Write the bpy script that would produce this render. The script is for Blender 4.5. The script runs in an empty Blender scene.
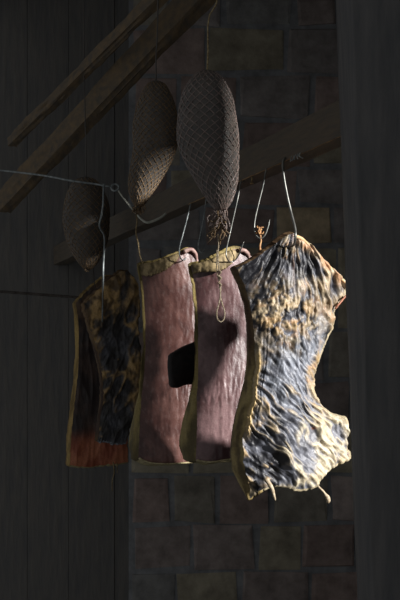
import bpy, bmesh, math, random
from mathutils import Vector, noise, Matrix
random.seed(7)
R = math.radians
SC = bpy.context.scene
COL = SC.collection
F = 900.0; CZ = 1.4; HY = 390.0

# ------------------------------------------------------------------ places
def P(px, py, d):
    return Vector(((px-200)/F*d, d, CZ+(HY-py)/F*d))
def sm(a, b, x):
    t = max(0., min(1., (x-a)/(b-a))); return t*t*(3-2*t)
def ga(x, y, cx, cy, rx, ry):
    return math.exp(-((x-cx)/rx)**2-((y-cy)/ry)**2)
def lerp3(a, b, t):
    return tuple(a[i]+(b[i]-a[i])*t for i in range(3))
def lin(r, g, b):
    f = lambda c: (c/255/12.92) if c/255 <= .04045 else ((c/255+.055)/1.055)**2.4
    return (f(r), f(g), f(b))

# ------------------------------------------------------------------ scene objects
def tag(o, label=None, cat=None, group=None, kind=None):
    if label: o['label'] = label
    if cat: o['category'] = cat
    if group: o['group'] = group
    if kind: o['kind'] = kind
    return o
def empty(name, loc):
    o = bpy.data.objects.new(name, None); COL.objects.link(o)
    o.location = loc; o.empty_display_size = .05
    return o
def mesh_obj(name, verts, faces, mat, parent=None, cols=None, smooth=True):
    """verts in world space; stored relative to the parent's location"""
    off = parent_world(parent) if parent else Vector((0, 0, 0))
    if not parent:
        n = len(verts); off = Vector((sum(v[0] for v in verts)/n, sum(v[1] for v in verts)/n, min(v[2] for v in verts)))
    me = bpy.data.meshes.new(name)
    me.from_pydata([(v[0]-off[0], v[1]-off[1], v[2]-off[2]) for v in verts], [], faces)
    if cols:
        a = me.color_attributes.new('Col', 'FLOAT_COLOR', 'POINT')
        flat = []
        for c in cols: flat += [c[0], c[1], c[2], c[3] if len(c) > 3 else 1.]
        a.data.foreach_set('color', flat)
    me.update()
    bm = bmesh.new(); bm.from_mesh(me); bmesh.ops.recalc_face_normals(bm, faces=bm.faces); bm.to_mesh(me); bm.free()
    if smooth: me.polygons.foreach_set('use_smooth', [True]*len(me.polygons))
    me.materials.append(mat)
    o = bpy.data.objects.new(name, me); COL.objects.link(o)
    if parent: o.parent = parent
    else: o.location = off
    return o
def parent_world(p):
    v = Vector(p.location)
    while p.parent: p = p.parent; v += Vector(p.location)
    return v

# ------------------------------------------------------------------ materials
def new_mat(name):
    m = bpy.data.materials.new(name); m.use_nodes = True
    nt = m.node_tree; b = nt.nodes['Principled BSDF']
    return m, nt, b
def noise_node(nt, scale, detail=6, rough=.6, sc=(1, 1, 1), coord='Object'):
    tc = nt.nodes.new('ShaderNodeTexCoord'); mp = nt.nodes.new('ShaderNodeMapping')
    mp.inputs['Scale'].default_value = sc
    nt.links.new(tc.outputs[coord], mp.inputs['Vector'])
    n = nt.nodes.new('ShaderNodeTexNoise'); n.inputs['Scale'].default_value = scale
    n.inputs['Detail'].default_value = detail; n.inputs['Roughness'].default_value = rough
    nt.links.new(mp.outputs[0], n.inputs['Vector'])
    return n
def ramp(nt, src, stops):
    r = nt.nodes.new('ShaderNodeValToRGB')
    e = r.color_ramp.elements
    while len(e) < len(stops): e.new(.5)
    for i, (p, c) in enumerate(stops):
        e[i].position = p; e[i].color = (*c, 1)
    nt.links.new(src, r.inputs[0]); return r
def bump(nt, b, src, dist, strength=1.):
    bp = nt.nodes.new('ShaderNodeBump'); bp.inputs['Distance'].default_value = dist
    bp.inputs['Strength'].default_value = strength
    nt.links.new(src, bp.inputs['Height']); nt.links.new(bp.outputs[0], b.inputs['Normal'])
def mat_noise(name, c1, c2, scale=40, rough=.6, spec=.5, bdist=.001, sc=(1, 1, 1), metal=0., p=(.35, .65)):
    m, nt, b = new_mat(name)
    n = noise_node(nt, scale, sc=sc)
    r = ramp(nt, n.outputs[0], [(p[0], c1), (p[1], c2)])
    nt.links.new(r.outputs[0], b.inputs['Base Color'])
    b.inputs['Roughness'].default_value = rough
    b.inputs['Specular IOR Level'].default_value = spec
    b.inputs['Metallic'].default_value = metal
    if bdist: bump(nt, b, n.outputs[0], bdist)
    return m
def mat_attr(name, rough=.6, spec=.5, nscale=300, bdist=.0006, var=.25, rough_var=0, sss=0):
    """colour from the mesh's own pigment attribute, broken up by fine noise"""
    m, nt, b = new_mat(name)
    at = nt.nodes.new('ShaderNodeAttribute'); at.attribute_name = 'Col'
    n = noise_node(nt, nscale, detail=5, rough=.65)
    mr = nt.nodes.new('ShaderNodeMapRange')
    mr.inputs['From Min'].default_value = .3; mr.inputs['From Max'].default_value = .7
    mr.inputs['To Min'].default_value = 1-var; mr.inputs['To Max'].default_value = 1+var
    nt.links.new(n.outputs[0], mr.inputs['Value'])
    vm = nt.nodes.new('ShaderNodeVectorMath'); vm.operation = 'SCALE'
    nt.links.new(at.outputs['Color'], vm.inputs[0]); nt.links.new(mr.outputs[0], vm.inputs['Scale'])
    nt.links.new(vm.outputs[0], b.inputs['Base Color'])
    b.inputs['Roughness'].default_value = rough
    b.inputs['Specular IOR Level'].default_value = spec
    if rough_var:
        n2 = noise_node(nt, 60); m2 = nt.nodes.new('ShaderNodeMapRange')
        m2.inputs['To Min'].default_value = rough-rough_var; m2.inputs['To Max'].default_value = rough+rough_var
        nt.links.new(n2.outputs[0], m2.inputs['Value']); nt.links.new(m2.outputs[0], b.inputs['Roughness'])
    bump(nt, b, n.outputs[0], bdist)
    return m

M_meat = mat_attr('cured_meat', rough=.48, spec=.5, nscale=260, bdist=.0007, var=.22)
M_rind = mat_attr('smoked_rind', rough=.42, spec=.6, nscale=240, bdist=.0006, var=.16, rough_var=.12)
M_fat = mat_attr('yellowed_fat', rough=.65, spec=.3, nscale=200, bdist=.001, var=.25)
M_steel = mat_noise('dull_steel', lin(88, 90, 88), lin(150, 150, 144), scale=60, rough=.42, metal=.85, bdist=0)
M_wire = mat_noise('galvanised_wire', lin(110, 118, 120), lin(170, 176, 175), scale=80, rough=.55, metal=.3, bdist=0)
M_rust = mat_noise('rusted_iron', lin(60, 52, 48), lin(95, 88, 82), scale=80, rough=.7, metal=.3, bdist=.0005)
M_twine = mat_noise('dry_twine', lin(120, 100, 70), lin(190, 170, 130), scale=200, rough=.8, spec=.2, bdist=.0003)
M_ttan = mat_noise('greasy_twine', lin(140, 118, 88), lin(200, 185, 160), scale=200, rough=.6, spec=.4, bdist=.0003)
M_net = mat_noise('smoked_netting', lin(92, 80, 66), lin(142, 114, 80), scale=150, rough=.6, spec=.5, bdist=.0003)
M_netb = mat_noise('greasy_netting', lin(98, 88, 83), lin(150, 130, 122), scale=150, rough=.4, spec=.7, bdist=.0003)
M_ham = mat_noise('smoked_ham_skin', lin(84, 82, 80), lin(98, 90, 82), scale=45, rough=.5, spec=.4, bdist=.002)
M_timber = mat_noise('sooty_timber', lin(84, 78, 70), lin(110, 96, 80), scale=14, rough=.8, spec=.25, bdist=.004, sc=(1, 1, 8))
M_pole = mat_noise('rough_rafter_wood', lin(94, 86, 76), lin(126, 106, 80), scale=18, rough=.75, spec=.25, bdist=.003, sc=(3, 1, 3))
M_beam = mat_noise('smoked_beam_wood', lin(92, 86, 78), lin(108, 96, 82), scale=22, rough=.75, spec=.3, bdist=.003, sc=(2, .5, 6))
M_post = mat_noise('blackened_post_wood', lin(92, 92, 93), lin(108, 106, 105), scale=10, rough=.85, spec=.2, bdist=.004, sc=(5, 5, .8))
M_plank = mat_noise('sooty_planks', lin(106, 105, 104), lin(120, 116, 111), scale=12, rough=.85, spec=.2, bdist=.004, sc=(5, 5, .7))
M_block = mat_attr('sooty_masonry', rough=.9, spec=.2, nscale=14, bdist=.006, var=.35)
M_mortar = mat_noise('sooty_mortar', lin(98, 99, 102), lin(116, 117, 120), scale=14, rough=.95, spec=.2, bdist=.01)
M_floor = mat_noise('packed_earth', lin(34, 30, 27), lin(60, 53, 46), scale=9, rough=.95, spec=.2, bdist=.01)

# ------------------------------------------------------------------ geometry helpers
def catmull(pts, n):
    """n+1 points evenly spaced by arc length through pts"""
    pts = [Vector(p) for p in pts]
    if len(pts) == 2: fine = [pts[0].lerp(pts[1], i/40) for i in range(41)]
    else:
        e = [2*pts[0]-pts[1]]+pts+[2*pts[-1]-pts[-2]]
        fine = []
        for i in range(1, len(e)-2):
            p0, p1, p2, p3 = e[i-1:i+3]
            for k in range(16):
                t = k/16
                fine.append(.5*((2*p1)+(p2-p0)*t+(2*p0-5*p1+4*p2-p3)*t*t+(3*p1-p0-3*p2+p3)*t**3))
        fine.append(pts[-1])
    L = [0]
    for a, b in zip(fine, fine[1:]): L.append(L[-1]+(b-a).length)
    out = []; j = 0
    for i in range(n+1):
        s = L[-1]*i/n
        while j < len(L)-2 and L[j+1] < s: j += 1
        t = (s-L[j])/max(1e-9, L[j+1]-L[j])
        out.append(fine[j].lerp(fine[j+1], min(1, t)))
    return out
class MB:
    def __init__(s): s.v = []; s.f = []; s.c = []
    def tube(s, pts, rad, seg=8, n=None, jit=0, flat=1.):
        if n: pts = catmull(pts, n)
        pts = [Vector(p) for p in pts]
        N = len(pts); base = len(s.v)
        t0 = (pts[1]-pts[0]).normalized()
        up = Vector((0, 0, 1)) if abs(t0.z) < .9 else Vector((1, 0, 0))
        a = t0.cross(up).normalized()
        for i, p in enumerate(pts):
            t = (pts[min(i+1, N-1)]-pts[max(i-1, 0)]).normalized()
            a = (a-t*a.dot(t)).normalized(); b = t.cross(a)
            r = rad(i/(N-1)) if callable(rad) else rad
            for k in range(seg):
                q = 2*math.pi*k/seg
                rr = r*(1+(jit*noise.noise(Vector((q*1.3, i*.37, base*.1))) if jit else 0))
                s.v.append(p+a*math.cos(q)*rr+b*math.sin(q)*rr*flat)
        for i in range(N-1):
            for k in range(seg):
                k2 = (k+1) % seg
                s.f.append((base+i*seg+k, base+i*seg+k2, base+(i+1)*seg+k2, base+(i+1)*seg+k))
        s.f.append(tuple(base+k for k in range(seg))[::-1])
        s.f.append(tuple(base+(N-1)*seg+k for k in range(seg)))
    def box(s, lo, hi, rough=0., col=None, M=None):
        base = len(s.v)
        for z in (lo[2], hi[2]):
            for x, y in ((lo[0], lo[1]), (hi[0], lo[1]), (hi[0], hi[1]), (lo[0], hi[1])):
                v = Vector((x, y, z))
                if rough: v += Vector([random.uniform(-rough, rough) for _ in range(3)])
                if M: v = M @ v
                s.v.append(v)
                if col: s.c.append(col)
        for f in ((0, 3, 2, 1), (4, 5, 6, 7), (0, 1, 5, 4), (1, 2, 6, 5), (2, 3, 7, 6), (3, 0, 4, 7)):
            s.f.append(tuple(base+i for i in f))
    def build(s, name, mat, parent=None, smooth=True):
        return mesh_obj(name, s.v, s.f, mat, parent, s.c or None, smooth)

# ------------------------------------------------------------------ hanging slabs
def make_slab(name, label, Q, ang, top, right, bottom, left, Tfun, hfun, cfun, nu, nv, mats, names,
              edge_jit=.5, bulge=.004, round_px=3., round_h=.003, fatcol=None, backcol=None, side_mat=None, group=None, seed=0, curl=None):
    """front face = the outline on a vertical plane through Q whose normal makes `ang` with the line of sight"""
    n = Vector((math.sin(R(ang)), -math.cos(R(ang)), 0)); e = Vector((math.cos(R(ang)), math.sin(R(ang)), 0))
    q = Vector((Q[0], Q[1], 0))
    def proj(px, py):
        r = Vector(((px-200)/F, 1, (HY-py)/F)); d = n.dot(q)/n.dot(r)
        return P(px, py, d)
    def jit(l, amp, k):
        out = []
        for i, p in enumerate(l):
            w = min(1, i/4, (len(l)-1-i)/4)
            out.append(p+Vector((noise.noise(Vector((i*.23, k+seed, 0))), noise.noise(Vector((i*.23, k+seed, 9))), 0))*amp*w)
        return out
    v3 = lambda l: [Vector((a[0], a[1], 0)) for a in l]
    T_ = jit(catmull(v3(top), nu), edge_jit*2, 1); B_ = jit(catmull(v3(bottom), nu), edge_jit*2.5, 2)
    L_ = jit(catmull(v3(left), nv), edge_jit, 3); R_ = jit(catmull(v3(right), nv), edge_jit*2, 4)
    px = [[None]*(nu+1) for _ in range(nv+1)]
    for j in range(nv+1):
        v = j/nv
        for i in range(nu+1):
            u = i/nu
            p = (1-v)*T_[i]+v*B_[i]+(1-u)*L_[j]+u*R_[j]-((1-u)*(1-v)*T_[0]+u*(1-v)*T_[-1]+(1-u)*v*B_[0]+u*v*B_[-1])
            px[j][i] = (p.x, p.y)
    W = (R_[nv//2]-L_[nv//2]).length; H = (B_[nu//2]-T_[nu//2]).length
    root = empty(name, proj(*px[0][nu//2]))
    root.location.z = min(proj(*px[nv][i]).z for i in range(nu+1))
    tag(root, label, 'bacon', group)
    fv, fc, bv, bc = [], [], [], []
    for j in range(nv+1):
        for i in range(nu+1):
            x, y = px[j][i]; u = i/nu; v = j/nv
            e_d = min(u*W, (1-u)*W, v*H, (1-v)*H)
            base = proj(x, y)
            h, extra = hfun(x, y, u, v)
            h -= round_h*math.exp(-(e_d/round_px)**1.3)
            c = curl(u, v) if curl else 0.
            fv.append(base+n*(h+c)); fc.append(cfun(x, y, u, v, extra))
            T = Tfun(u, v)
            inset = 0
            bv.append(base+n*(c-T-.003*noise.noise(Vector((x*.08, y*.08, 5+seed)))))
            bc.append(backcol(x, y, u, v) if backcol else (.1, .05, .04))
    idx = lambda j, i: j*(nu+1)+i
    grid = [(idx(j, i), idx(j+1, i), idx(j+1, i+1), idx(j, i+1)) for j in range(nv) for i in range(nu)]
    front = mesh_obj(names[0], fv, grid, mats[0], root, fc)
    back = mesh_obj(names[2], bv, grid, mats[2], root, bc)
    loop = [(0, i) for i in range(nu)]+[(j, nu) for j in range(nv)]+[(nv, i) for i in range(nu, 0, -1)]+[(j, 0) for j in range(nv, 0, -1)]
    cen = sum(fv, Vector())/len(fv)
    K = 8; sv = []; sc = []; sf = []; NL = len(loop)
    for m_, (j, i) in enumerate(loop):
        a = fv[idx(j, i)]; b = bv[idx(j, i)]
        a0 = fv[idx(*loop[m_-1])]; a1 = fv[idx(*loop[(m_+1) % NL])]
        t = (a1-a0).normalized(); o = t.cross(n).normalized()
        if m_ == 0: pass
        j1, i1 = max(1, min(nv-1, j)), max(1, min(nu-1, i))
        inner = fv[idx(max(2, min(nv-2, j)), max(2, min(nu-2, i)))]
        if o.dot(a-inner) < 0: o = -o
        x, y = px[j][i]
        for k in range(K+1):
            s = k/K
            w = bulge*math.sin(math.pi*s)*(1+.8*noise.noise(Vector((x*.05, y*.05, s*3+seed))))
            sv.append(a.lerp(b, s)+o*w)
            sc.append(fatcol(x, y, i/nu, j/nv, s) if fatcol else lin(150, 125, 75))
    for m_ in range(NL):
        m2 = (m_+1) % NL
        for k in range(K): sf.append((m_*(K+1)+k, m_*(K+1)+k+1, m2*(K+1)+k+1, m2*(K+1)+k))
    side = mesh_obj(names[1], sv, sf, side_mat or mats[1], root, sc)
    return root, proj, n, e

def fbm(x, y, z, o=4, g=.55):
    s = 0; a = 1; f = 1
    for _ in range(o):
        s += a*noise.noise(Vector((x*f, y*f, z+_*7.3))); a *= g; f *= 2.03
    return s
def ridg(x, y, z, o=3, g=.5):
    s = 0; a = 1; f = 1; t = 0
    for _ in range(o):
        r = 1-min(1, abs(noise.noise(Vector((x*f, y*f, z+_*5.1))))*2.2); s += a*r*r; t += a; a *= g; f *= 1.9
    return s/t

# beam line:  x = .25-.33t, y = 1.69+.7t, lower edge .47 above eye level
def beam_pt(t): return Vector((.25-.33*t, 1.69+.7*t, CZ+.47))
def beam_at(px):
    t = (225-(px-200)*1.69)/(297+.7*(px-200)); return beam_pt(t)

# ---- the big slab in front: its meat side faces us
TAN = lin(162, 136, 98); CREAM = lin(196, 184, 158); BLUE = lin(98, 100, 109); DARK = lin(28, 28, 33); GREY = lin(150, 155, 165); ORNG = lin(176, 112, 62)  # blue-greys hold the sky's reflection as meat colour
def flow(x, y):
    r = math.hypot(x-293, y-212); ph = math.atan2(x-293, y-212)
    a1, b1 = r, ph*88
    th = R(38+12*sm(300, 340, x)-28*sm(285, 250, x)*sm(430, 350, y))
    b2 = x*math.cos(R(40))-y*math.sin(R(40)); a2 = x*math.sin(R(40))+y*math.cos(R(40))
    w = sm(325, 400, y+.25*(x-290))
    return a1, b1, a2, b2, w
def slab5_h(x, y, u, v):
    a1, b1, a2, b2, w = flow(x, y)
    wx = 7*noise.noise(Vector((x*.03, y*.03, 3)))+3*noise.noise(Vector((x*.09, y*.06, 7)))
    def N(a, b, fa, fb, z): return noise.noise(Vector((b*fb, a*fa, z)))
    # broad soft folds, then sharper crests riding on them, then fibre
    s1 = N(a1, b1+wx, .019, .092, 1); s2 = N(a2, b2+wx, .030, .074, 2)
    c1 = 1-min(1, abs(N(a1, b1+wx*1.2, .024, .105, 5))*2.6); c2 = 1-min(1, abs(N(a2, b2+wx*1.4, .034, .105, 6))*2.6)
    m1 = N(a1, b1+wx, .045, .24, 8); m2 = N(a2, b2+wx, .065, .23, 9)
    f1 = N(a1, b1+.5*wx, .05, .42, 11); f2 = N(a2, b2+.5*wx, .07, .42, 12)
    mix = lambda p, q: p*(1-w)+q*w
    so, cr, me_, fi = mix(s1, s2), mix(c1, c2)**2, mix(m1, m2), mix(f1, f2)
    cr *= sm(-.30, .30, noise.noise(Vector((x*.06, y*.05, 41))))
    me_ += .6*noise.noise(Vector((x*.17+.5*so, y*.13, 43)))
    # fine diagonal fibres across the waist
    fm = mix(N(a1, b1+wx, .07, .28, 17), N(a2, b2+wx, .10, .27, 18))
    fw = sm(332, 345, y)*sm(412, 385, y)*sm(318, 300, x)
    fi += .4*fw*noise.noise(Vector(((x*.80-y*.45)*.40, (x*.45+y*.8)*.04, 15)))
    wc = min(1, ga(x, y, 284, 314, 34, 25)*1.35)*sm(250, 262, x)
    dd = noise.voronoi(Vector((x*.13+.7*noise.noise(Vector((x*.08, y*.08, 0))), y*.085+.4*noise.noise(Vector((x*.1, y*.1, 5))), 4)))[0]
    f3 = fbm(x*.30, y*.20, 90, 2)
    bl = max(0, 1-dd[0]*1.15+.30*f3)
    big = fbm(x*.022, y*.018, 20, 2)
    rg = .5+.5*so+.45*(cr-.25)+.32*me_+.25*fm
    h = (.0062*so+.0034*cr+.0040*me_)*(1-.55*wc)*(1+.35*sm(290, 325, x))+.0022*fi+.0010*f3+.0040*fm+.0068*wc*bl+.007*big
    rim = 0
    h += .0035*math.exp(-((u-.035)/.022)**2)*sm(338, 352, y)*sm(450, 425, y)
    # folded rim along the upper right edge
    if v < .5:
        s = (x-293)/(345-293); ly = 234+48*s
        if s > -.02: rim = math.exp(-((y-ly-3)/3.4)**2)*sm(-.02, .05, s)
    h += .004*rim
    h -= .009*ga(x, y, 333, 289, 6, 11)
    h += .008*math.exp(-((x-(312+.40*(y-262)))/2.6)**2)*sm(255, 268, y)*sm(312, 300, y)
    h -= .007*math.exp(-((x-(303+.12*(y-250)))/3.2)**2)*sm(240, 252, y)*sm(300, 275, y)
    h += .006*math.exp(-((x-(284-.25*(y-245)))/3)**2)*sm(242, 252, y)*sm(292, 270, y)
    h -= .007*math.exp(-((x-(277-.45*(y-250)))/3)**2)*sm(246, 256, y)*sm(292, 270, y)
    # long curving folds, hook pull
    h += .006*math.exp(-((x-(289+.0*(y-235)))/3.0)**2)*sm(300, 240, y)
    h -= .006*math.exp(-((x-296)/3.0)**2)*sm(275, 236, y)
    h += .006*ga(x, y, 305, 470, 22, 10)+.008*math.exp(-((x-283-.35*(y-455))/3.5)**2)*ga(x, y, 284, 460, 30, 22)
    h += .006*math.exp(-((y-398-.55*(x-255))/5)**2)*ga(x, y, 275, 410, 26, 20)
    h -= .010*ga(x, y, 262, 445, 13, 18)+.009*ga(x, y, 274, 470, 8, 10)
    h += .010*math.sin(math.pi*u)**.8
    return h, (rg, .5+fi, wc, bl, rim, w)
def slab5_c(x, y, u, v, ex):
    rg, fi, wc, bl, rim, w = ex
    m = fbm(x*.07, y*.05, 33, 4)
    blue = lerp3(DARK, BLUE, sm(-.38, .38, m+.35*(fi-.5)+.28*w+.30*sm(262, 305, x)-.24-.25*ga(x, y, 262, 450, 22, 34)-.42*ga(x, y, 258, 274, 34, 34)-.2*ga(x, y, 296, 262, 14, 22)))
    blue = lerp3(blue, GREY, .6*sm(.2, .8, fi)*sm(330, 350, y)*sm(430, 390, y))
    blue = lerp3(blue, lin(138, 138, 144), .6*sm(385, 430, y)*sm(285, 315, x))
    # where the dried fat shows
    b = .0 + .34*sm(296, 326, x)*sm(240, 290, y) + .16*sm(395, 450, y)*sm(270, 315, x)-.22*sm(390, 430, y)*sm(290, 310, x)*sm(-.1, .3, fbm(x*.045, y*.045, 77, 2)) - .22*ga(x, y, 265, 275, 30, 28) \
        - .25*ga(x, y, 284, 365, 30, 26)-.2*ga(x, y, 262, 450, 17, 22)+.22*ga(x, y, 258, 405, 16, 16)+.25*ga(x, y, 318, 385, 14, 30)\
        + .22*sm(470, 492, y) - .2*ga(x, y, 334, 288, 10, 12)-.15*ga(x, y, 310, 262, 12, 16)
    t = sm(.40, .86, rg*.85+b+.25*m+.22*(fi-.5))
    if wc > .05:
        t = max(t*(1-wc), wc*sm(.15, .60, bl+.25*m))
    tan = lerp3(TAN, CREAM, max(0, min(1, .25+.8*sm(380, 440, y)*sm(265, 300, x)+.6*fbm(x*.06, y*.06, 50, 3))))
    tan = lerp3(tan, ORNG, .3*sm(.1, .5, fbm(x*.05, y*.1, 60, 3))*(1-sm(380, 420, y)))
    c = lerp3(blue, tan, t)
    c = lerp3(c, lerp3(CREAM, ORNG, .2+.5*sm(-.2, .3, m)), min(1, rim*1.3))
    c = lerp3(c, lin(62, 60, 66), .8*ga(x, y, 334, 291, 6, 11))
    # yellowish selvedge on the left
    s = math.exp(-((u-.03)/.035)**2)*sm(340, 358, y)*sm(448, 420, y)
    c = lerp3(c, lin(206, 176, 120), s)
    # rust-brown threads under the hook
    s = math.exp(-((x-291.5-.02*(y-240))/1.6)**2)*sm(330, 240, y)
    c = lerp3(c, lin(74, 46, 32), .8*s)
    s = ga(x, y, 311, 428, 1.8, 1.3); c = lerp3(c, lin(130, 66, 26), s)
    return c
def fat5(x, y, u, v, s):
    m = fbm(x*.1+s*2, y*.03, 71, 3)
    c = lerp3(lin(92, 76, 46), lin(160, 140, 92), sm(-.4, .4, m+.3*math.cos(s*9)))
    c = lerp3(c, lin(70, 44, 34), sm(385, 345, y)*(.75 if u < .5 else .2))
    if u > .5 or (v > .97 and u > .12): c = lerp3(c, CREAM, .6)
    return c
top5 = [(243, 266), (256, 259), (272, 247), (284, 237), (293, 234), (302, 240), (314, 251.5), (330, 268), (346, 283)]
right5 = [(346, 283), (345, 296), (336, 307), (334, 322), (325, 345), (318, 365), (314, 388), (320, 402), (331, 413), (340, 417), (347.5, 419), (348, 428), (348.5, 440), (349, 449), (351, 457)]
bot5 = [(256, 500), (263, 492), (272, 487), (285, 486), (300, 489), (314, 485), (321, 476), (333, 466), (351, 457)]
left5 = [(243, 266), (253, 290), (258, 312), (260, 340), (261, 365), (259, 390), (255, 410), (252, 430), (250, 452), (252, 475), (255, 490), (256, 500)]
Q5 = beam_at(287)
def T5(u, v):
    y = 266+234*v
    Tl = (.032+.030*sm(330, 440, y))*(1-.6*sm(470, 500, y))
    return max(.008, Tl*(1-.55*u)*(1-.7*sm(.955, 1, v)))
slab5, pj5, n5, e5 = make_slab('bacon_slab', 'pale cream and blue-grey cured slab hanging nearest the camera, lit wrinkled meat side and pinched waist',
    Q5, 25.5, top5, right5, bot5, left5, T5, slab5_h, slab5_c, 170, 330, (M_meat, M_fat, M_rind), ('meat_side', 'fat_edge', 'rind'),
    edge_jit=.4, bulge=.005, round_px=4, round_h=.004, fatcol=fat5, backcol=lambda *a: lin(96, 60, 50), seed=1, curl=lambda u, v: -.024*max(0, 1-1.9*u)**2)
# tags of dried fat hanging from its lower edge
m = MB(); a = pj5(316, 483)+n5*.002
m.tube([pj5(315, 481)+n5*.0, pj5(318, 487)+n5*.004, pj5(322, 491)+n5*.004, pj5(325, 495)+n5*.003, pj5(327.5, 499.5)+n5*.003, pj5(327, 503)+n5*.003],
       lambda t: .0022+.003*ga(t, 0, .82, 0, .17, 1)-.0012*sm(.93, 1, t), 10, 24, jit=.3)
o = m.build('fat_drip', M_ttan, slab5); o['label'] = 'pale teardrop tag of fat at the lower right'
m = MB()
m.tube([pj5(264, 478)+n5*.006, pj5(268, 486)+n5*.012, pj5(271, 493)+n5*.010, pj5(273, 500)+n5*.009], lambda t: .0042*(1-t)**.6+.0012, 9, 18, jit=.4)
m.build('meat_shred', M_ttan, slab5)
# cream selvedge roll along the folded upper right edge
m = MB()
m.tube([pj5(294, 237)+n5*.006, pj5(302, 241)+n5*.007, pj5(313, 252.5)+n5*.006, pj5(329, 268.5)+n5*.005, pj5(344.5, 283)+n5*.003],
       lambda t: .0036+.0014*noise.noise(Vector((t*9, 0, 0)))-.0015*sm(.8, 1, t), 10, 60, jit=.2)
m.build('selvedge', mat_noise('selvedge_fat', lin(200, 152, 104), lin(226, 200, 156), scale=70, rough=.6, spec=.3), slab5)
m = MB()
m.tube([pj5(345, 296)+n5*.004, pj5(341, 300)+n5*.005, pj5(336, 306)+n5*.006, pj5(334, 309)+n5*.004], lambda t: .0022, 8, 16, jit=.5)
m.build('torn_edge', mat_noise('torn_meat', lin(120, 62, 44), lin(190, 130, 100), scale=90), slab5)

# ---- rind-side slabs
def rind_h(seed, amp=1.):
    def f(x, y, u, v):
        r = ridg(x*.11+.8*noise.noise(Vector((x*.03, y*.02, seed))), y*.018, seed, 3)
        w = sm(.0, .15, v)
        fine = fbm(x*.25, y*.06, seed+3, 3)
        wr = ridg(x*.2, y*.03, seed+8, 2)*ga(0, v, 0, .66, 1, .08)
        h = amp*(.0022*r*(.3+.7*sm(.35, .9, u))+.0009*fine+.0022*wr+.003*fbm(x*.03, y*.02, seed+5, 2))
        return h, (r, fine)
    return f
def rind_c(seed, base, light):
    def f(x, y, u, v, ex):
        m = fbm(x*.045, y*.025, seed+40, 4)
        c = lerp3(base, light, sm(-.4, .45, m+.15*ex[1]))
        c = lerp3(c, lin(58, 28, 24), .5*sm(.25, .6, fbm(x*.12, y*.05, seed+60, 3)))
        c = lerp3(c, lin(170, 150, 146), .18*sm(.15, .7, fbm(x*.5, y*.16, seed+80, 3)))
        return c
    return f
def fat_c(seed, a=lin(86, 74, 42), b=lin(150, 132, 82), bot=lin(196, 182, 140)):
    def f(x, y, u, v, s):
        m = fbm(x*.08+s*1.5, y*.025, seed, 3)
        c = lerp3(a, b, sm(-.4, .4, m))
        if v > .98 and u > .02: c = lerp3(c, bot, .7)
        return c
    return f
def lip(slab, proj, n, curvefun, pts_top, pts_bot, seed, off, name='fat_lip'):
    """band of bare fat where the rind has drawn back from the upper edge"""
    nn, kk = 60, 10
    A = catmull([Vector((p[0], p[1], 0)) for p in pts_top], nn); B = catmull([Vector((p[0], p[1], 0)) for p in pts_bot], nn)
    vs, cs, fs = [], [], []
    for i in range(nn+1):
        b = B[i]+Vector((0, 1.2*noise.noise(Vector((i*.35, seed, 0)))+.8*noise.noise(Vector((i*1.1, seed, 3))), 0))
        for k in range(kk+1):
            s = k/kk; p = A[i].lerp(b, s)
            z = off*math.sin(math.pi*min(1, s*1.0+.0))**.5+curvefun(i/nn)
            z += .0016*noise.noise(Vector((p.x*.4, p.y*.25, seed)))
            vs.append(proj(p.x, p.y)+n*z)
            m_ = fbm(p.x*.25, p.y*.1, seed+4, 3)
            cs.append(lerp3(lin(96, 82, 56), lin(164, 144, 106), sm(-.4, .45, m_)))
    for i in range(nn):
        for k in range(kk): fs.append((i*(kk+1)+k, (i+1)*(kk+1)+k, (i+1)*(kk+1)+k+1, i*(kk+1)+k+1))
    o = mesh_obj(name, vs, fs, M_fat, slab, cs)
    md = o.modifiers.new('thickness', 'SOLIDIFY'); md.thickness = .004; md.offset = 0
    return o

curl4 = lambda u, v: .012*(math.sin(math.pi*(.12+.66*u)))-.034*max(0, 1-u*1.7)**2.4
Q4 = beam_at(235)
slab4, pj4, n4, e4 = make_slab('bacon_slab', 'smooth mauve-brown rind slab right behind the nearest slab, string loop in front of its top',
    Q4, 25.5, [(197, 263), (206, 262), (217, 256), (228, 251), (238, 250), (245, 257)],
    [(245, 257), (256, 262), (272, 262), (284, 285), (282, 335), (274, 380), (276, 420), (286, 458)],
    [(202, 462), (214, 463), (228, 460), (250, 458), (286, 458)],
    [(197, 263), (202, 290), (204, 330), (204, 370), (203, 400), (203, 430), (202, 462)],
    lambda u, v: (.010+.088*sm(.50, .92, v))*(1-.3*u)*(1-.25*sm(.93, 1, v)), rind_h(5), rind_c(5, lin(84, 56, 56), lin(128, 100, 100)), 90, 190, (M_rind, M_fat, M_meat), ('rind', 'fat_edge', 'meat_side'),
    edge_jit=.4, bulge=.006, fatcol=fat_c(5), backcol=lambda *a: lin(40, 28, 26), seed=5, curl=curl4)
lip(slab4, pj4, n4, lambda u: curl4(u, 0)-.001, [(197.5, 263.5), (206, 261.5), (217, 256), (228, 251.5), (236, 251)], [(198.5, 272), (205, 271), (214, 272), (224, 268), (236, 258)], 3, .004)
m = MB()
m.tube([pj4(236, 251)+n4*.016, pj4(241, 252)+n4*.019, pj4(246, 257)+n4*.014, pj4(247, 266)+n4*.010], lambda t: .0055*(1-.5*t), 9, 20, jit=.4)
m.build('curled_corner', mat_noise('curled_rind', lin(140, 104, 98), lin(190, 160, 150), scale=60, rough=.5), slab4)
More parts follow.
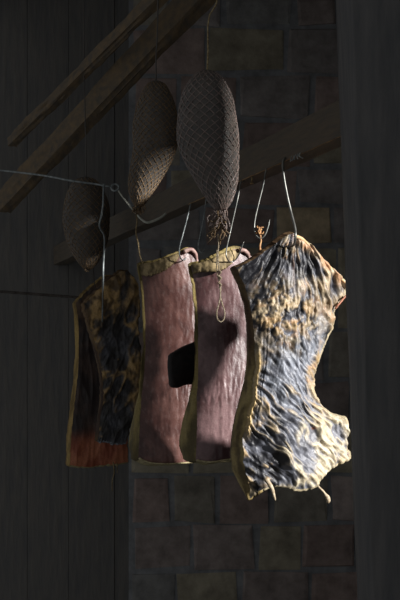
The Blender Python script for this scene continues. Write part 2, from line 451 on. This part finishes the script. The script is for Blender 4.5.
# dark flap of dried meat on its hidden side, seen past the left edge
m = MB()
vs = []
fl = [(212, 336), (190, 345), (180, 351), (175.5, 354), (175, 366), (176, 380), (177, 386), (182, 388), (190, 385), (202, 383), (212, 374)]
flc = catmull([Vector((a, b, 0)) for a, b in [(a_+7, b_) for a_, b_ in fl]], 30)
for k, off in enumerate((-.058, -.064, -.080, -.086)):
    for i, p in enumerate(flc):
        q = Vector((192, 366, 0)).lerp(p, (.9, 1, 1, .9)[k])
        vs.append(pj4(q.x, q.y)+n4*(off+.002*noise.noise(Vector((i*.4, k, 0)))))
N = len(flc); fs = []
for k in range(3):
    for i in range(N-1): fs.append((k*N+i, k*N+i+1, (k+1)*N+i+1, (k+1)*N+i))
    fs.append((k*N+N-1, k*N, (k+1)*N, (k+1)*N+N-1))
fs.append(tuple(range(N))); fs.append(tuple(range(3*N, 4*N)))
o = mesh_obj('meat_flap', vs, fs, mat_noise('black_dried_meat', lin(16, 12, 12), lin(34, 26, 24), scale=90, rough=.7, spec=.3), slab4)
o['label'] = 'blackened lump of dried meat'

curl3 = lambda u, v: .014*(math.sin(math.pi*(.10+.62*u)))-.046*max(0, 1-u*1.6)**2.2
Q3 = beam_at(186)
slab3, pj3, n3, e3 = make_slab('bacon_slab', 'pinkish brown rind slab with tan fat lip, third back from the camera',
    Q3, 25.5, [(146, 262), (156, 261.5), (168, 257), (179, 253), (187, 250), (194, 259)],
    [(194, 259), (206, 274), (226, 300), (229, 335), (222, 380), (226, 420), (236, 460)],
    [(145, 460), (154, 464), (168, 464), (190, 462), (236, 460)],
    [(146, 262), (150, 290), (152, 330), (151, 370), (148, 400), (146, 430), (145, 460)],
    lambda u, v: (.008+.068*sm(.55, .95, v))*(1-.2*u)*(1-.25*sm(.93, 1, v)), rind_h(9), rind_c(9, lin(88, 54, 48), lin(124, 86, 78)), 90, 180, (M_rind, M_fat, M_meat), ('rind', 'fat_edge', 'meat_side'),
    edge_jit=.4, bulge=.006, fatcol=fat_c(9), backcol=lambda *a: lin(40, 28, 26), seed=9, curl=curl3)
lip(slab3, pj3, n3, lambda u: curl3(u*.7, 0)-.001, [(146.5, 262.5), (156, 261.5), (168, 257), (177, 254)], [(147, 273), (153, 274.5), (163, 271), (175, 260)], 8, .004)
m = MB()
m.tube([pj3(181, 253)+n3*.018, pj3(187, 250.5)+n3*.021, pj3(192, 254)+n3*.018, pj3(195, 262)+n3*.012, pj3(196, 272)+n3*.008], lambda t: .006*(1-.5*t), 9, 20, jit=.4)
m.build('curled_corner', bpy.data.materials['curled_rind'], slab3)

M_rim = mat_noise('pale_fat_rim', lin(150, 134, 96), lin(205, 192, 150), scale=90, rough=.55, spec=.4)
for sl, pj, nn_, cv, pts in ((slab3, pj3, n3, curl3, [(145, 460), (154, 464), (168, 464.5), (190, 462.5)]), (slab4, pj4, n4, curl4, [(202, 462), (214, 463), (228, 460), (250, 458.5)])):
    m = MB(); U = (.0, .12, .28, .55)
    m.tube([pj(p[0], p[1]-.6)+nn_*(cv(U[k], 1)+.0005) for k, p in enumerate(pts)], lambda t: .0021+.0008*noise.noise(Vector((t*14, 0, 0))), 8, 60, jit=.4)
    m.build('fat_rim', M_rim, sl)

# ---- the dark, blotched slab
def slab2_h(x, y, u, v):
    r = ridg(x*.07+y*.02, y*.035, 101, 4); f = fbm(x*.2, y*.12, 103, 3)
    return .009*r+.002*f+.006*fbm(x*.03, y*.03, 104, 2), (r, f)
def slab2_c(x, y, u, v, ex):
    m = fbm(x*.05, y*.045, 106, 4)
    c = lerp3(lin(64, 60, 58), lin(104, 104, 110), sm(-.3, .5, m))
    b = .30*sm(350, 300, y)+.6*ga(x, y, 138, 375, 9, 24)+.3*ga(x, y, 137, 292, 8, 14)+.12-.35*ga(x, y, 112, 335, 16, 26)-.3*sm(395, 425, y)+.25*math.exp(-(u/.12)**2)*sm(300, 330, y)  # tan at the right edge also carries a painted golden highlight
    t = sm(.42, .8, ex[0]*.8+b+.25*m)
    return lerp3(c, lerp3(lin(124, 100, 70), lin(206, 168, 112), sm(-.3, .3, fbm(x*.1, y*.1, 108, 3))+.0), t)
Q2 = beam_at(122)
slab2, pj2, n2, e2 = make_slab('bacon_slab', 'small dark mottled slab hung on the pale wire, in front of the farthest slab',
    Q2, 22, [(84, 304), (98, 290), (112, 277), (126, 271), (138, 284)],
    [(138, 284), (140, 305), (138, 330), (141, 360), (143, 385), (138, 400), (132, 420), (126, 443)],
    [(98, 440), (106, 441), (116, 443), (126, 443)],
    [(84, 304), (89, 325), (97, 350), (102, 375), (103, 400), (100, 420), (98, 440)],
    lambda u, v: .035*(1-.4*u), slab2_h, slab2_c, 80, 150, (M_meat, M_fat, M_rind), ('meat_side', 'fat_edge', 'rind'),
    edge_jit=1., bulge=.004, fatcol=fat_c(22, lin(60, 40, 26), lin(110, 84, 50), lin(150, 160, 170)), backcol=lambda *a: lin(60, 38, 30), seed=22)

def slab1_h(x, y, u, v):
    r = ridg(x*.09, y*.02, 131, 3); return .004*r+.004*fbm(x*.04, y*.03, 133, 2), (r,)
def slab1_c(x, y, u, v, ex):
    m = fbm(x*.06, y*.04, 136, 4)
    c = lerp3(lin(62, 52, 50), lin(92, 74, 66), sm(-.3, .5, m))
    c = lerp3(c, lerp3(lin(168, 92, 66), lin(200, 124, 90), sm(-.3, .3, m)), sm(425, 446, y+5*m))
    c = lerp3(c, lin(110, 84, 56), .7*sm(335, 300, y)*sm(-.2, .3, m))
    return c
Q1 = beam_at(92)
slab1, pj1, n1, e1 = make_slab('bacon_slab', 'farthest slab on the left, dark with red-brown meat at its foot',
    Q1, 20, [(76, 303), (85, 293), (95, 284), (106, 276), (118, 278)],
    [(118, 278), (124, 310), (126, 350), (127, 400), (128, 462)],
    [(70, 465), (86, 467), (104, 465), (116, 464), (128, 462)],
    [(76, 303), (79, 330), (78, 370), (75, 400), (72, 430), (70, 465)],
    lambda u, v: (.05+.02*v)*(1-.4*u), slab1_h, slab1_c, 70, 150, (M_meat, M_fat, M_rind), ('meat_side', 'fat_edge', 'rind'),
    edge_jit=.6, bulge=.006, fatcol=fat_c(31, lin(120, 96, 50), lin(176, 146, 86)), backcol=lambda *a: lin(60, 38, 30), seed=31)
m = MB(); m.tube([pj1(113, 462), pj1(114, 472)+n1*.004, pj1(112, 480)+n1*.004, pj1(112, 491)+n1*.003], lambda t: .0024-.001*t, 6, 16, jit=.5)
m.tube([pj1(117, 463), pj1(117, 473)+n1*.003], lambda t: .0022-.001*t, 6, 6)
m.build('fat_thread', M_twine, slab1)

# ------------------------------------------------------------------ hooks
def hook(pts, r, mat, label, group=None):
    m = MB(); m.tube(pts, lambda t: .72*r*(1-.75*sm(.93, 1, t)), 10, 70)
    o = m.build('meat_hook', mat); tag(o, label, 'hook', group)
    o.data.materials[0] = mat
    return o
def ring_top(p, r=.012):
    # the bend that goes over the nail in the beam
    return [p+Vector((.012, .012, -.004)), p+Vector((.010, .008, .008)), p+Vector((.003, 0, .011)), p+Vector((0, -.004, .004))]
fr = Vector((-.9, -.43, 0))*.014
def off(p, k=1.): return p+fr*k
b5 = beam_at(285)
dh = b5.y-.012
hook([P(289, 161, dh+.02), P(286, 158, dh+.008), P(283, 162, dh), P(283.5, 175, dh), P(287, 195, dh-.004), P(291, 212, dh-.008), P(295, 228, dh-.022), P(295.4, 236, dh-.028), P(294.5, 243, dh-.018), P(292, 246, dh-.0), P(289, 243, dh+.02)],
     .0036, M_steel, 'thick dull steel hook piercing the peak of the nearest slab')
b4 = beam_at(265); dh = b4.y-.012
hook([P(270, 170, dh+.02), P(267, 168, dh+.005), P(265.5, 173, dh), P(263, 186, dh), P(259, 202, dh), P(255.5, 217, dh), P(254.3, 227, dh), P(256, 235, dh), P(260.5, 238.5, dh), P(265, 235, dh), P(268, 227, dh), P(270, 219, dh)],
     .0022, M_steel, 'empty J-shaped steel hook left of the thick one, a meat scrap caught in its bend')
b3 = beam_at(240); dh = b3.y-.010
hook([P(244, 182, dh+.02), P(242, 180, dh+.005), P(240.5, 184, dh), P(238, 197, dh), P(234, 215, dh), P(230, 233, dh), P(226.5, 249, dh-.018), P(226.5, 257, dh-.02), P(231, 262, dh+.01), P(237, 258, dh+.01), P(241, 249, dh+.002), P(244, 241.5, dh)],
     .0022, M_steel, 'straight thin hook shank holding the slab behind the nearest one')
b2 = beam_at(189); dh = b2.y-.010
hook([P(193, 204, dh+.02), P(191.5, 202, dh+.005), P(190, 207, dh), P(187, 219, dh), P(183, 234, dh), P(179.5, 248, dh-.022), P(180, 257, dh-.024), P(184, 260, dh-.0), P(188, 255, dh+.025)],
     .0022, M_wire, 'dim thin hook holding the pinkish third slab, leftmost of the straight shanks')
b2 = beam_at(206); dh = b2.y-.010
hook([P(212, 193, dh+.06), P(207.5, 197, dh+.008), P(206, 201, dh), P(203.5, 219, dh), P(199.5, 238, dh), P(198, 247, dh), P(200, 252, dh), P(203, 252, dh), P(205, 247, dh)],
     .0020, M_wire, 'dim empty hook between the third and fourth hanging slabs')
b1 = beam_at(92); dh = b1.y-.012
hook([P(97, 246, dh+.02), P(95, 244, dh+.006), P(93, 249, dh), P(93, 264, dh), P(94, 278, dh-.01), P(95, 287, dh-.03), P(96, 295, dh-.03), P(97, 297, dh), P(98, 292, dh+.03)],
     .0022, M_rust, 'blackened hook holding the farthest slab, mostly lost in the dark')
# meat scrap in the J hook
m = MB()
dh = b4.y-.012
for k in range(9):
    c = Vector((random.uniform(-3.5, 3.5), random.uniform(-9, 4), 0)); q = [P(260, 234, dh)]
    for s in range(4): q.append(P(260+c.x*(s+1)/4+random.uniform(-2, 2), 233+c.y*(s+1)/4+random.uniform(-1.5, 1.5), dh+random.uniform(-.008, .008)))
    m.tube(q, lambda t: .0018*(1-.5*t), 6, 14, jit=.6)
m.tube([P(260, 233, dh), P(261, 240, dh), P(260, 246, dh), P(260.5, 253, dh)], lambda t: .0024-.0008*math.sin(t*5), 7, 16, jit=.7)
o = m.build('meat_scrap', mat_noise('dried_scrap', lin(120, 66, 40), lin(210, 165, 110), scale=120, rough=.6)); tag(o, 'shrivelled brown scrap of meat caught on the empty J-shaped hook', 'meat scrap')

# hooks' fixing nails
def nail(p, label, c=M_rust, dr=Vector((-.9, -.43, -.25)), l=.03):
    m = MB(); d = dr.normalized()
    m.tube([p-d*.03, p+d*l], .0018, 8); m.tube([p+d*l, p+d*(l+.0015)], .0042, 10)
    tag(m.build('nail', c), label, 'nail')
pb = beam_at(249); nail(pb+Vector((.007, .004, .002)), 'pale nail stub under the beam between the J hook and the thin shank', M_twine, Vector((-.05, -.1, -1)), .014)
m = MB(); pb = beam_at(296)
for k in range(5):
    pb = beam_at(292+k*2.2); a = P(292+k*2.2, 157.5-k*.8, pb.y-.001); m.tube([a+Vector((0, 0, .004)), a+Vector((random.uniform(-.004, .004), -.003, -.004)), a+Vector((random.uniform(-.006, .006), -.004, -.009))], .0013, 6, 8)
tag(m.build('twine_knot', M_wire), 'frayed pale knot of twine on the beam right of the thick hook', 'knot')

# ------------------------------------------------------------------ steel wire rail with ring, hanging wire, cords
D2 = 2.32
m = MB()
m.tube([P(-20, 168, 2.45), P(40, 175, 2.4), P(70, 180.5, D2), P(95, 184, D2), P(111, 187, D2)], .0024, 8, 40)
# ring
rc = P(115, 187.5, D2)
m.tube([rc+Vector((math.cos(a)*.010, .002*math.sin(a), math.sin(a)*.009)) for a in [2*math.pi*k/24 for k in range(25)]], .0026, 8)
wr = m.build('wire_rail', M_wire)
m = MB()
m.tube([P(118, 190, D2), P(122, 196, D2), P(129, 205, D2), P(135, 212, D2-.01), P(141, 219, D2-.03), P(147, 222.5, D2-.04), P(152, 221.5, D2-.04), P(160, 218, D2-.04), P(166, 213.5, D2-.04)], lambda t: .0022+.0010*sm(.4, .8, t), 9, 60)
o = m.build('hook_end', mat_noise('pale_lit_steel', lin(150, 150, 138), lin(205, 204, 190), scale=60, rough=.45, metal=.1, bdist=0), wr); o['label'] = 'pale upturned hook end'  # end made paler than the wire: light put into the steel colour
tag(wr, 'thin grey wire rail with a ring, ending in a pale upturned hook', 'wire')
m = MB()
m.tube([P(104, 184, D2-.004), P(103.5, 190, D2-.006), P(103, 205, D2), P(101.5, 215, D2+.02), P(99.5, 224, D2+.03), P(100.5, 229, D2+.05), P(104, 235, D2+.07), P(104.5, 245, D2+.09), P(103.5, 260, D2+.12), P(103, 280, D2+.15), P(102.8, 300, pj2(103, 300).y-.03), P(102.5, 312, pj2(103, 312).y-.024), P(102.3, 322, pj2(103, 322).y-.006)],
       .0024, 8, 90)
tag(m.build('hanging_wire', M_wire), 'kinked pale wire hanging down from the wire rail onto the dark mottled slab', 'wire')
m = MB()
m.tube([P(136, 213, 2.2), P(137, 222, 2.21), P(136, 232, 2.22), P(138, 243, 2.24), P(140, 256, 2.25), P(143, 264, 2.27)], lambda t: .0016+.0006*noise.noise(Vector((t*20, 0, 0))), 6, 50, jit=.4)
tag(m.build('cord', M_twine), 'thin tan cord trailing from the left golden-tipped netted ham', 'cord')
m = MB(); m.tube([P(-38, 288, 3.42), P(-37, 288, 3.3), P(-34, 288.5, 3.2), P(-20, 290, 3.17), P(20, 293, 3.17), P(73, 297, 3.17), P(100, 299, 3.17), P(108, 299.5, 3.2), P(110, 300, 3.3), P(111, 300, 3.42)], .005, 10, 60)
tag(m.build('iron_rod', M_rust), 'dim horizontal iron rod at the far left behind the slabs', 'rod')

# ------------------------------------------------------------------ netted hams
def ham(cx, topy, boty, tipx, hw, d, label, netmat, tail, n_str=19, seed=0, skew=0, group=None, hang=None):
    c0 = P(cx, (topy+boty)/2, d)
    ztop = P(cx, topy, d).z; zbot = P(cx, boty, d).z; H = ztop-zbot; hwm = hw/F*d; dx = (tipx-cx)/F*d
    def prof(t):    # t 0 top .. 1 bottom
        return hwm*max(.0, (math.sin(math.pi*min(1, t**.85*.97+.03))**.62))*(1-.25*t*0)
    def surf(t, q, extra=0):
        r = prof(t)+extra
        ax = dx*sm(.45, 1, t)
        b = 1+.07*noise.noise(Vector((math.cos(q)*1.5, math.sin(q)*1.5, t*4+seed)))
        return Vector((c0.x+ax+math.cos(q)*r*b, d+math.sin(q)*r*b, ztop-H*t))
    root = empty('netted_ham', (c0.x+dx, d, zbot)); tag(root, label, 'ham', group)
    nt_, ns = 60, 48; vs, fs = [], []
    for j in range(nt_+1):
        for k in range(ns):
            t = j/nt_; q = 2*math.pi*k/ns
            # flesh swells between the strands
            ph = n_str*q/2; z = t*H/hwm*2.6*n_str/6
            s = abs(math.sin(ph+z))*abs(math.sin(ph-z))
            vs.append(surf(t, q, .0035*s if 0 < j < nt_ else 0))
    for j in range(nt_):
        for k in range(ns): fs.append((j*ns+k, j*ns+(k+1) % ns, (j+1)*ns+(k+1) % ns, (j+1)*ns+k))
    fs.append(tuple(range(ns))); fs.append(tuple(nt_*ns+k for k in range(ns)))
    mesh_obj('meat', vs, fs, M_ham, root)
    m = MB()
    for sgn in (1, -1):
        for k in range(n_str):
            pts = []
            for j in range(64):
                t = .02+.97*j/63; q = 2*math.pi*k/n_str+sgn*t*H/hwm*1.15
                pts.append(surf(t, q, .0016))
            m.tube(pts, .0012, 5, jit=.5)
    m.build('netting', netmat, root)
    # gathered tail of the net
    m = MB(); tp = Vector((c0.x+dx, d, zbot))
    random.seed(seed+3)
    for k in range(tail[0]):
        p = tp+Vector((random.uniform(-.004, .004), random.uniform(-.004, .004), .012)); pts = [p.copy()]; dr = Vector((random.gauss(0, .15), random.gauss(0, .15), -1))
        for s in range(6):
            dr = dr*.5+Vector((random.gauss(-.1, .55), random.gauss(0, .5), random.gauss(-.6, .4)))
            p = p+dr.normalized()*tail[1]/6; pts.append(p.copy())
        m.tube(pts, .0013, 5, 20, jit=.5)
    m.build('net_tail', netmat, root)
    if hang:
        m = MB(); m.tube([Vector((c0.x, d, ztop-.004))]+hang, .0016, 7, 40, jit=.3); m.build('hanging_string', M_ham if d > 2 else M_twine, root)
    return root, tp
hamB, tB = ham(207, 72, 212, 221, 29.5, 1.725, 'dark netted ham hanging foremost, only its right flank catching light, tassel below', M_netb, (34, .05), seed=2,
    hang=[P(208, 50, 1.725), P(208, 22, 1.725), P(211, 12, 1.725), P(217, 0, 1.725), P(222, -60, 1.73), P(222, -395, 1.73)])
hamA, tA = ham(156, 82, 208, 139, 22, 2.14, 'netted ham left of the foremost one, golden lit net at its lower tip', M_net, (22, .03), seed=11,
    hang=[P(156, 60, 2.14), P(158, 0, 2.15), P(160, -239, 2.15)])
hamC, tC = ham(86, 178, 270, 88, 23, 2.6, 'dim round netted ham behind the kinked hanging wire', M_net, (10, .02), seed=21,
    hang=[P(86, 150, 2.6), P(84, 60, 2.62), P(83, -121, 2.65)])
# tassel and loop of string under ham B
m = MB(); random.seed(5)
for k in range(26):
    p = P(219+random.uniform(-5, 3), 214+random.uniform(-3, 10), 1.725); pts = [p.copy()]
    for s in range(5):
        p = p+Vector((random.gauss(-.001, .005), random.gauss(0, .005), random.gauss(-.006, .005))); pts.append(p.copy())
    m.tube(pts, .0013, 5, 16, jit=.5)
m.build('tassel', M_net, hamB)
m = MB()
m.tube([P(218, 234, 1.725), P(218.5, 244, 1.725), P(218, 256, 1.725), P(219, 270, 1.725), P(219.5, 284, 1.725), P(220.5, 294, 1.725), P(219, 303, 1.725), P(216.8, 312, 1.725), P(217.5, 319, 1.725), P(221, 322, 1.725), P(224.3, 318, 1.725), P(224.4, 311, 1.725), P(222, 303, 1.725), P(220.2, 295, 1.7252), P(220.6, 286, 1.7253), P(217, 272, 1.7253), P(217, 250, 1.7253)], .0013, 7, 150, jit=.4)
for a in (270, 276, 283): m.tube([P(217.5, a, 1.721), P(221, a+1.5, 1.722), P(219, a+5, 1.7255)], .0016, 6, 8, jit=.4)
m.build('string_loop', M_ttan, hamB)

# ------------------------------------------------------------------ timber: beam, rafters, post
def timber(name, A, B, w, h, mat, label, cat, up=Vector((0, 0, 1)), rough=.004, anchor='bottom_front'):
    d = (B-A).normalized(); s = d.cross(up).normalized(); u = s.cross(d).normalized()
    N = 80; vs, fs = [], []
    K = 20
    for j in range(N+1):
        c = A.lerp(B, j/N)
        for k in range(K):
            q = 2*math.pi*(k+.5)/K; cx, cy = math.cos(q), math.sin(q)
            m_ = max(abs(cx), abs(cy)); p = .88
            rx, ry = cx/m_*(p)+cx*(1-p), cy/m_*p+cy*(1-p)
            f = 1+.0*j
            n_ = rough*(noise.noise(Vector((j*.09, k*.9, len(name))))+.5*noise.noise(Vector((j*.35, k*2., 3))))
            vs.append(c+s*(rx*w/2+cx*n_)+u*(ry*h/2+cy*n_))
    for j in range(N):
        for k in range(K): fs.append((j*K+k, j*K+(k+1) % K, (j+1)*K+(k+1) % K, (j+1)*K+k))
    fs.append(tuple(range(K))); fs.append(tuple(N*K+k for k in range(K)))
    o = mesh_obj(name, vs, fs, mat); tag(o, label, cat)
    md = o.modifiers.new('b', 'EDGE_SPLIT'); md.split_angle = R(50)
    return o
# cross section: lower front edge follows beam_pt
w, h = .045, .07
side = Vector((.9, .43, 0))
ba, bb = beam_pt(-.10), beam_pt(2.42)
timber('smoking_beam', ba+side*(w/2-.002)+Vector((0, 0, h/2)), bb+side*(w/2-.002)+Vector((0, 0, h/2)), w, h, M_beam,
       'sooty horizontal timber beam the hooks hang from, running back to the left', 'beam', rough=.003)
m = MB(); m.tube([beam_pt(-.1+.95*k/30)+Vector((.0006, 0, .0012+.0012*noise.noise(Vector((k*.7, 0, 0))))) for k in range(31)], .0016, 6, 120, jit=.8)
m.build('lit_edge_strip', mat_noise('lit_edge_wood', lin(120, 94, 62), lin(165, 132, 88), scale=50, rough=.7), bpy.data.objects['smoking_beam'])  # pale strip standing in for light caught along the beam's lower edge
def px_timber(name, a, b, ext0, ext1, w, h, mat, label):
    A, B = P(*a), P(*b); d = (B-A); A2 = A-d*ext0; B2 = B+d*ext1
    return timber(name, A2, B2, w, h, mat, label, 'rafter', rough=.006)
px_timber('rafter', (167, -12, 2.2), (22, 132, 3.05), .35, .10, .03, .032, M_pole, 'thin brown pole rafter, upper of the two crossing the top left')
px_timber('rafter', (196, -2, 2.3), (14, 192, 3.05), .35, .08, .045, .07, M_pole, 'broad sooty rafter with worn lit lower edge, lower of the two at top left')

# doorway post close on the right
m = MB()
N, K = 60, 28; x0, x1, y0, y1 = 0, 0, 1.30, 1.46
for j in range(N+1):
    z = 3.0*j/N
    py = HY-(z-CZ)*F/1.46
    xe = ((333.5+19*py/540)-200)/F*1.46
    ring = []
    hw_ = .11; cx = xe+hw_; cy = 1.38
    for k in range(K):
        q = 2*math.pi*(k+.5)/K; a, b = math.cos(q), math.sin(q); mm = max(abs(a), abs(b))
        n_ = .0025*noise.noise(Vector((j*.3, k*1.1, 0)))
        m.v.append(Vector((cx+(a/mm*.9+a*.1)*hw_+a*n_, cy+(b/mm*.9+b*.1)*.08+b*n_*2, z)))
for j in range(N):
    for k in range(K): m.f.append((j*K+k, j*K+(k+1) % K, (j+1)*K+(k+1) % K, (j+1)*K+k))
m.f.append(tuple(range(K))); m.f.append(tuple(N*K+k for k in range(K)))
o = m.build('timber_post', M_post); tag(o, 'broad blackened upright post filling the right edge of the view', 'post')

# ------------------------------------------------------------------ the room
def struct(o): o['kind'] = 'structure'; return o
WY = 3.4; WX = 1.25
m = MB(); random.seed(12)
z = 0.; row = 0
PAL = [lin(178, 158, 150), lin(176, 162, 156), lin(180, 172, 158), lin(170, 168, 165), lin(188, 178, 156), lin(172, 164, 160)]
m.box((-.27, WY, 0), (2.0, WY+.15, 2.895), col=lin(143, 144, 146))
while z < 2.8:
    hh = random.uniform(.13, .2)
    if z < 1.80 < z+hh: hh = 1.945-z-.0
    elif abs(z-1.945) < .001: hh = .15
    x = -.26+random.uniform(-.0, .0)-(row % 2)*.0
    first = True
    while x < 1.95:
        ww = random.uniform(.16, .30)*(.6 if first and row % 2 else 1); first = False
        if x+ww > 1.98: break
        g = .018
        col = random.choice(PAL)
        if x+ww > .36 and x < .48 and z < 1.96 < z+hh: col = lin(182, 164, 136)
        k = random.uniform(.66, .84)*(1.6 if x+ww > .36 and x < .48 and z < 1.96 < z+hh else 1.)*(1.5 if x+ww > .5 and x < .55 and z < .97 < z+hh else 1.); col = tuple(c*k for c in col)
        # chamfered block, proud of the mortar
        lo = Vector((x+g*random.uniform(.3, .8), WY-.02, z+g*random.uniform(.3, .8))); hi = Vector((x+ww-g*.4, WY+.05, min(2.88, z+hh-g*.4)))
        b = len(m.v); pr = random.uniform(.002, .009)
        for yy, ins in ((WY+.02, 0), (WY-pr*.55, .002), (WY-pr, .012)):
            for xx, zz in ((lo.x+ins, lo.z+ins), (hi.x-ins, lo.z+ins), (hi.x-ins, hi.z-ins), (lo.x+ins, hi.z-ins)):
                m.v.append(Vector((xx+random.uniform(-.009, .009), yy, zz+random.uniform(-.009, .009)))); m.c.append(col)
        for l in range(2):
            for q in range(4): m.f.append((b+l*4+q, b+l*4+(q+1) % 4, b+l*4+4+(q+1) % 4, b+l*4+4+q))
        m.f.append((b+8, b+9, b+10, b+11)); m.f.append((b+3, b+2, b+1, b))
        x += ww
    z += hh; row += 1
struct(m.build('wall_back', M_block, smooth=False))
def plank_wall(name, p0, dirv, length, thick, zt, mat, seed):
    random.seed(seed); m = MB(); s = 0; nrm = Vector((dirv.y, -dirv.x, 0))
    while s < length-.001:
        w_ = min(random.uniform(.13, .2), length-s)
        if length-s-w_ < .05: w_ = length-s
        a = p0+dirv*(s+.0008); b = p0+dirv*(s+w_-.0008); o_ = random.uniform(0, .004)
        base = len(m.v)
        for zz in (0, zt):
            for q in (a-nrm*o_, b-nrm*o_, b+nrm*(-thick), a+nrm*(-thick)): m.v.append(Vector((q.x, q.y, zz)))
        for f in ((0, 3, 2, 1), (4, 5, 6, 7), (0, 1, 5, 4), (1, 2, 6, 5), (2, 3, 7, 6), (3, 0, 4, 7)): m.f.append(tuple(base+i for i in f))
        s += w_
    # backing so no light comes through the joints
    a = p0-nrm*thick; b = a+dirv*length; base = len(m.v)
    for zz in (0, zt):
        for q in (a, b, b-nrm*.02, a-nrm*.02): m.v.append(Vector((q.x, q.y, zz)))
    for f in ((0, 3, 2, 1), (4, 5, 6, 7), (0, 1, 5, 4), (1, 2, 6, 5), (2, 3, 7, 6), (3, 0, 4, 7)): m.f.append(tuple(base+i for i in f))
    return struct(m.build(name, mat, smooth=False))
plank_wall('wall_back_left', Vector((-.80, WY-.0, 0)), Vector((1, 0, 0)), .53, .10, 2.895, M_plank, 3)
m = MB(); m.box((-.86, -.4, -.04), (2.05, WY+.1, 0)); struct(m.build('floor', M_floor, smooth=False))
m = MB(); random.seed(9); yy = 1.55  # unseen part-depth boards overhead, added to darken the upper wall and rafters
while yy < WY+.1:
    m.box((-.86, yy, 2.9+random.uniform(0, .01)), (WX-.005, min(yy+.17, WY+.1), 2.93)); yy += .1705
struct(m.build('shade_ceiling', M_plank, smooth=False))
# unseen right wall and window opening, added to limit where daylight falls
WX = 1.25
W0, W1, WZ0, WZ1 = .93, 1.61, 1.44, 2.42
m = MB()
m.box((WX, -.4, 0), (WX+.12, W0, 4.2)); m.box((WX, W1, 0), (WX+.12, WY-.035, 4.2))
m.box((WX, W0, 0), (WX+.12, W1, WZ0)); m.box((WX, W0, WZ1), (WX+.12, W1, 4.2))
struct(m.build('light_mask_wall', M_mortar, smooth=False))
m = MB(); t = .025
m.box((WX-.01, W0-t, WZ0-t), (WX+.02, W1+t, WZ0)); m.box((WX-.01, W0-t, WZ1), (WX+.02, W1+t, WZ1+t))
m.box((WX-.01, W0-t, WZ0), (WX+.02, W0, WZ1)); m.box((WX-.01, W1, WZ0), (WX+.02, W1+t, WZ1))
m.box((WX-.01, 1.385, WZ0), (WX+.03, 1.468, WZ1))  # unseen window bar, added to shade the third slab's left side
struct(m.build('added_window_frame', M_timber, smooth=False))

# ------------------------------------------------------------------ light
def sun(name, L, e, ang, col):
    l = bpy.data.lights.new(name, 'SUN'); l.energy = e; l.angle = R(ang); l.color = col
    o = bpy.data.objects.new(name, l); COL.objects.link(o)
    o.rotation_euler = Vector(L).to_track_quat('Z', 'Y').to_euler(); o.location = (3, 1, 3)
    return o
sun('daylight', (1, -.60, .35), 8.6, 3.5, (1., .98, .955))
wd = bpy.data.worlds.new('world'); SC.world = wd; wd.use_nodes = True
bg = wd.node_tree.nodes['Background']; bg.inputs[0].default_value = (.95, .98, 1.0, 1); bg.inputs[1].default_value = .158

# ------------------------------------------------------------------ camera
cam = bpy.data.cameras.new('camera'); co = bpy.data.objects.new('camera', cam); COL.objects.link(co)
co.location = (0, 0, CZ); co.rotation_euler = (R(90), 0, 0)
cam.sensor_fit = 'VERTICAL'; cam.sensor_height = 24; cam.sensor_width = 16; cam.lens = 36; cam.shift_y = (HY-300)/600
cam.clip_start = .05; cam.clip_end = 60
SC.camera = co
vs_ = SC.view_settings; vs_.view_transform = 'Standard'; vs_.look = 'None'; vs_.gamma = 1; vs_.use_curve_mapping = False; vs_.exposure = 0
